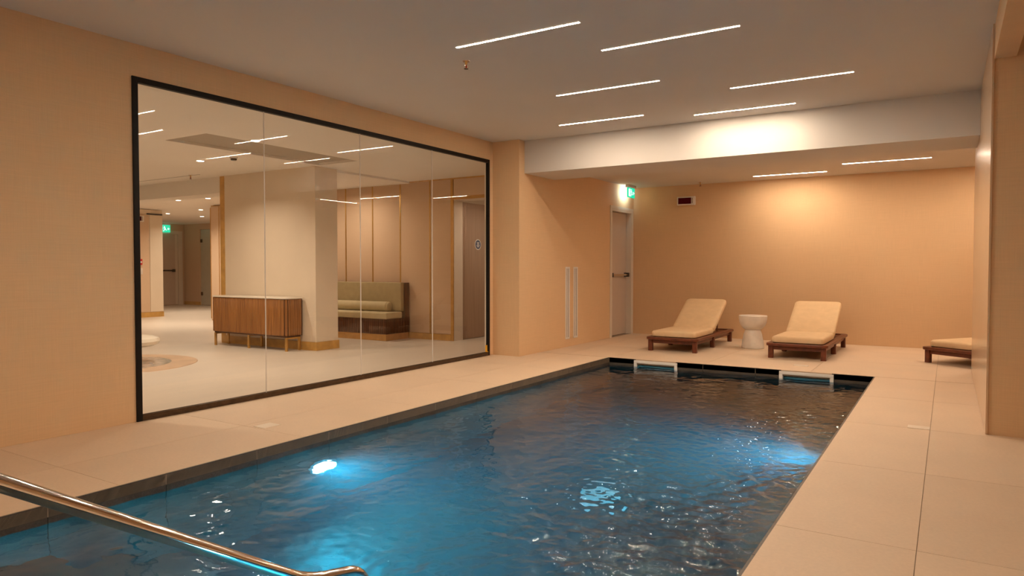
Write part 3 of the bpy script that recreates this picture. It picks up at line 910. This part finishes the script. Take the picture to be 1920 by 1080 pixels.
# ------------------------------------------------------------------ sun loungers (origin at foot end centre, runs towards +y)
def make_lounger(label):
    t = thing('sun_lounger', label, 'sun lounger', (0, 0, 0), 0, 'teak sun loungers')
    W, Ln = 0.36, 1.83
    outer = rrect(-W, W, -0.06, Ln - 0.02, 0.07, 6)
    n = len(outer)
    inner = rrect(-W + 0.075, W - 0.075, 0.015, Ln - 0.095, 0.03, 6)
    v = [(x, y, 0.155) for x, y in outer] + [(x, y, 0.190) for x, y in outer] + [(x, y, 0.190) for x, y in inner] + [(x, y, 0.155) for x, y in inner]
    f = []
    for i in range(n):
        j = (i + 1) % n
        for a, b in ((0, 1), (1, 2), (2, 3), (3, 0)):
            f.append((a * n + i, a * n + j, b * n + j, b * n + i))
    obj('frame', (v, f), 'teak', t, bev=0.010, seg=2)
    obj('apron', join(box(-0.315, 0.315, 0.0, 0.028, 0.105, 0.1545), box(-0.315, 0.315, Ln - 0.11, Ln - 0.082, 0.105, 0.1545), box(-0.315, -0.287, 0.028, Ln - 0.11, 0.105, 0.1545), box(0.287, 0.315, 0.028, Ln - 0.11, 0.105, 0.1545)), 'teak', t, bev=0.003)
    leg = mesh('leg', prism(rrect(-0.031, 0.031, -0.031, 0.031, 0.016, 4), 0, 0.1548), 0.003)
    for y in (0.012, 0.82, Ln - 0.09):
        for x in (-0.305, 0.305):
            put('leg', leg, 'teak', t, (x, y, 0))
    slat = mesh('slat', box(-0.284, 0.284, -0.03, 0.03, 0.158, 0.176), 0.003)
    for k in range(19):
        put('slat', slat, 'teak', t, (0, 0.07 + k * 0.09, 0))
    # mattress: seat slab and raised back slab
    fn = lambda i: rrect(-0.305 + i, 0.305 - i, 0.012 + i, 0.90 - i * 0.2, 0.05, 5)
    obj('seat_cushion', pillow_prism(fn, [(0.012, 0.192), (0.002, 0.200), (0, 0.215), (0, 0.245), (0.004, 0.258), (0.016, 0.268), (0.06, 0.272)]), 'cushion', t, smooth=True)
    BL = 0.80
    fb = lambda i: rrect(-0.305 + i, 0.305 - i, 0 + i * 0.3, BL - i, 0.055, 6)
    back = pillow_prism(fb, [(0.014, 0.0), (0.003, 0.008), (0, 0.022), (0, 0.052), (0.004, 0.064), (0.014, 0.073), (0.05, 0.077)])
    M = Matrix.Translation((0, 0.905, 0.196)) @ Matrix.Rotation(R(30), 4, 'X')
    obj('back_cushion', xf(back, M), 'cushion', t, smooth=True)
    obj('back_board', xf(join(box(-0.28, 0.28, 0.02, BL - 0.03, -0.024, -0.004)), M), 'teak', t, bev=0.003)
    pm = mesh('prop', tube([(0, 1.42, 0.17), (0, 1.46, 0.47)], 0.010, 8))
    for s in (-0.2, 0.2):
        put('prop', pm, 'teak', t, (s, 0, 0))
    return t
lg = make_lounger('teak lounger with beige cushion standing left of the white side table')
lg.location = (-3.125, 9.05, 0)
l2 = copy_tree(lg); l2.location = (-1.567, 9.11, 0); l2.rotation_euler = (0, 0, R(-0.5))
l2['label'] = 'teak lounger with beige cushion standing right of the white side table'
l3 = copy_tree(lg); l3.rotation_euler = (0, 0, R(-34)); l3.location = (0.06, 9.47, 0)
l3['label'] = 'turned teak lounger half hidden by the polished right wall'

# side table
st = thing('side_table', 'white hourglass side table between the two loungers', 'side table', (-2.318, 10.1, 0))
obj('bowl', lathe([(0.10, 0.262), (0.125, 0.272), (0.160, 0.310), (0.182, 0.36), (0.190, 0.41), (0.192, 0.452), (0.186, 0.458), (0.02, 0.459)], 48), 'marble', st, smooth=True)
obj('base', lathe([(0.146, 0.0), (0.152, 0.006), (0.150, 0.04), (0.138, 0.12), (0.122, 0.20), (0.108, 0.24), (0.102, 0.2615)], 48), 'marble', st, smooth=True)

# ------------------------------------------------------------------ lobby furniture
sb = thing('sideboard', 'fluted walnut sideboard with pale top and brass legs before the column', 'sideboard', (-8.30, 6.46, 0))
X0, X1, Y0, Y1 = -0.80, 0.80, -0.165, 0.115
ol = rrect(X0, X1, Y0, Y1, 0.05, 5, (0, 0, 1, 1))
bd = obj('body', prism(rrect(X0 + 0.008, X1 - 0.008, Y0 + 0.008, Y1, 0.045, 5, (0, 0, 1, 1)), 0.205, 0.705), 'walnut_dark', sb)
obj('worktop', prism(rrect(X0 - 0.01, X1 + 0.01, Y0 - 0.01, Y1, 0.055, 5, (0, 0, 1, 1)), 0.7055, 0.725), 'top_stone', sb, bev=0.003)
flm = mesh('slat', box(-0.0165, 0.0165, -0.008, 0.0, 0.21, 0.70), 0.003, 1)
nf = 43
for k in range(nf):
    put('slat', flm, 'walnut', bd, (X0 + 0.06 + (X1 - X0 - 0.12) * k / (nf - 1), Y0 + 0.0075, 0))
for k in range(6):
    put('slat', flm, 'walnut', bd, (X1 - 0.0075, Y0 + 0.06 + 0.0365 * k, 0), (0, 0, R(90)))
    put('slat', flm, 'walnut', bd, (X0 + 0.0075, Y0 + 0.06 + 0.0365 * k, 0), (0, 0, R(-90)))
for sx, a in ((X1 - 0.05 + 0.031, 45), (X0 + 0.05 - 0.031, -45)):
    put('slat', flm, 'walnut', bd, (sx, Y0 + 0.019, 0), (0, 0, R(a)))
obj('base_rail', join(box(X0 + 0.02, X1 - 0.02, Y0 + 0.03, Y1 - 0.02, 0.185, 0.2045)), 'walnut_dark', sb)
lm = mesh('leg', box(-0.017, 0.017, -0.012, 0.012, 0.0, 0.1845), 0.002)
for x in (X0 + 0.045, -0.01, X1 - 0.03):
    for y in (Y0 + 0.03, Y1 - 0.035):
        put('leg', lm, 'brass', sb, (x, y, 0))
    obj('leg_rail', box(x - 0.017, x + 0.017, Y0 + 0.0425, Y1 - 0.0475, 0.165, 0.1845), 'brass', sb)

bq = thing('banquette', 'olive upholstered banquette with fluted walnut base against the panelled wall', 'banquette', (-8.60, 8.30, 0))
bx0, bx1, by0, by1 = -1.30, 1.30, -0.27, 0.275
obj('plinth', box(bx0, bx1 - 0.01, by0 + 0.01, by1, 0, 0.10), 'brass', bq, bev=0.004)
bb = obj('base', box(bx0, bx1 - 0.008, by0 + 0.012, by1 - 0.1, 0.1005, 0.335), 'walnut_dark', bq)
fm2 = mesh('slat', box(-0.019, 0.019, -0.010, 0.0, 0.102, 0.334), 0.003, 1)
for k in range(61):
    put('slat', fm2, 'walnut_dark', bb, (bx0 + 0.03 + 0.042 * k, by0 + 0.0115, 0))
for k in range(10):
    put('slat', fm2, 'walnut_dark', bb, (bx1 - 0.0075, by0 + 0.045 + 0.042 * k, 0), (0, 0, R(90)))
obj('end_panel', box(bx0, bx1 + 0.002, by1 - 0.0995, by1, 0.1005, 0.89), 'walnut_dark', bq, bev=0.003)
obj('seat', box(bx0, bx1 + 0.005, by0 - 0.005, by1 - 0.17, 0.3355, 0.435), 'green_fabric_pale', bq, bev=0.022, seg=3)
obj('backrest', box(bx0, bx1 - 0.02, by1 - 0.175, by1 - 0.1, 0.436, 0.895), 'green_fabric', bq, bev=0.015, seg=3)
bo = thing('bolster', 'long olive bolster cushion lying along the banquette seat', 'cushion', (-8.68, 8.315, 0.4355))
obj('cover', xf(lathe([(0.06, -1.10), (0.075, -1.085), (0.078, -1.07), (0.078, 1.17), (0.075, 1.185), (0.06, 1.20)], 24), Matrix.Translation((0, 0, 0.079)) @ Matrix.Rotation(R(90), 4, 'Y')), 'green_fabric_pale', bo, smooth=True)
obj('end_piping', xf(lathe([(0.0785, 1.170), (0.0805, 1.174), (0.0785, 1.178)], 24), Matrix.Translation((0, 0, 0.079)) @ Matrix.Rotation(R(90), 4, 'Y')), 'green_fabric', bo, smooth=True)

stl = thing('mushroom_stool', 'round white mushroom shaped stool at the left end of the window', 'stool', (-8.16, 4.55, 0.012))
obj('top', lathe([(0.11, 0.185), (0.26, 0.19), (0.315, 0.215), (0.33, 0.25), (0.315, 0.285), (0.26, 0.305), (0.02, 0.312)], 48), 'top_stone', stl, smooth=True)
obj('stem', lathe([(0.135, 0.0), (0.135, 0.01), (0.125, 0.03), (0.122, 0.1845)], 36), 'top_stone', stl, smooth=True)
ri = thing('floor_inlay', 'round sand coloured inlay with mottled centre set in the lobby floor', 'floor inlay', (-8.24, 4.36, 0.0003))
obj('ring', lathe([(0.94, 0.0), (0.935, 0.006), (0.66, 0.008)], 64), 'sand_ring', ri)
obj('centre', lathe([(0.655, 0.0085), (0.65, 0.0105), (0.01, 0.0110)], 64), 'mosaic', ri)
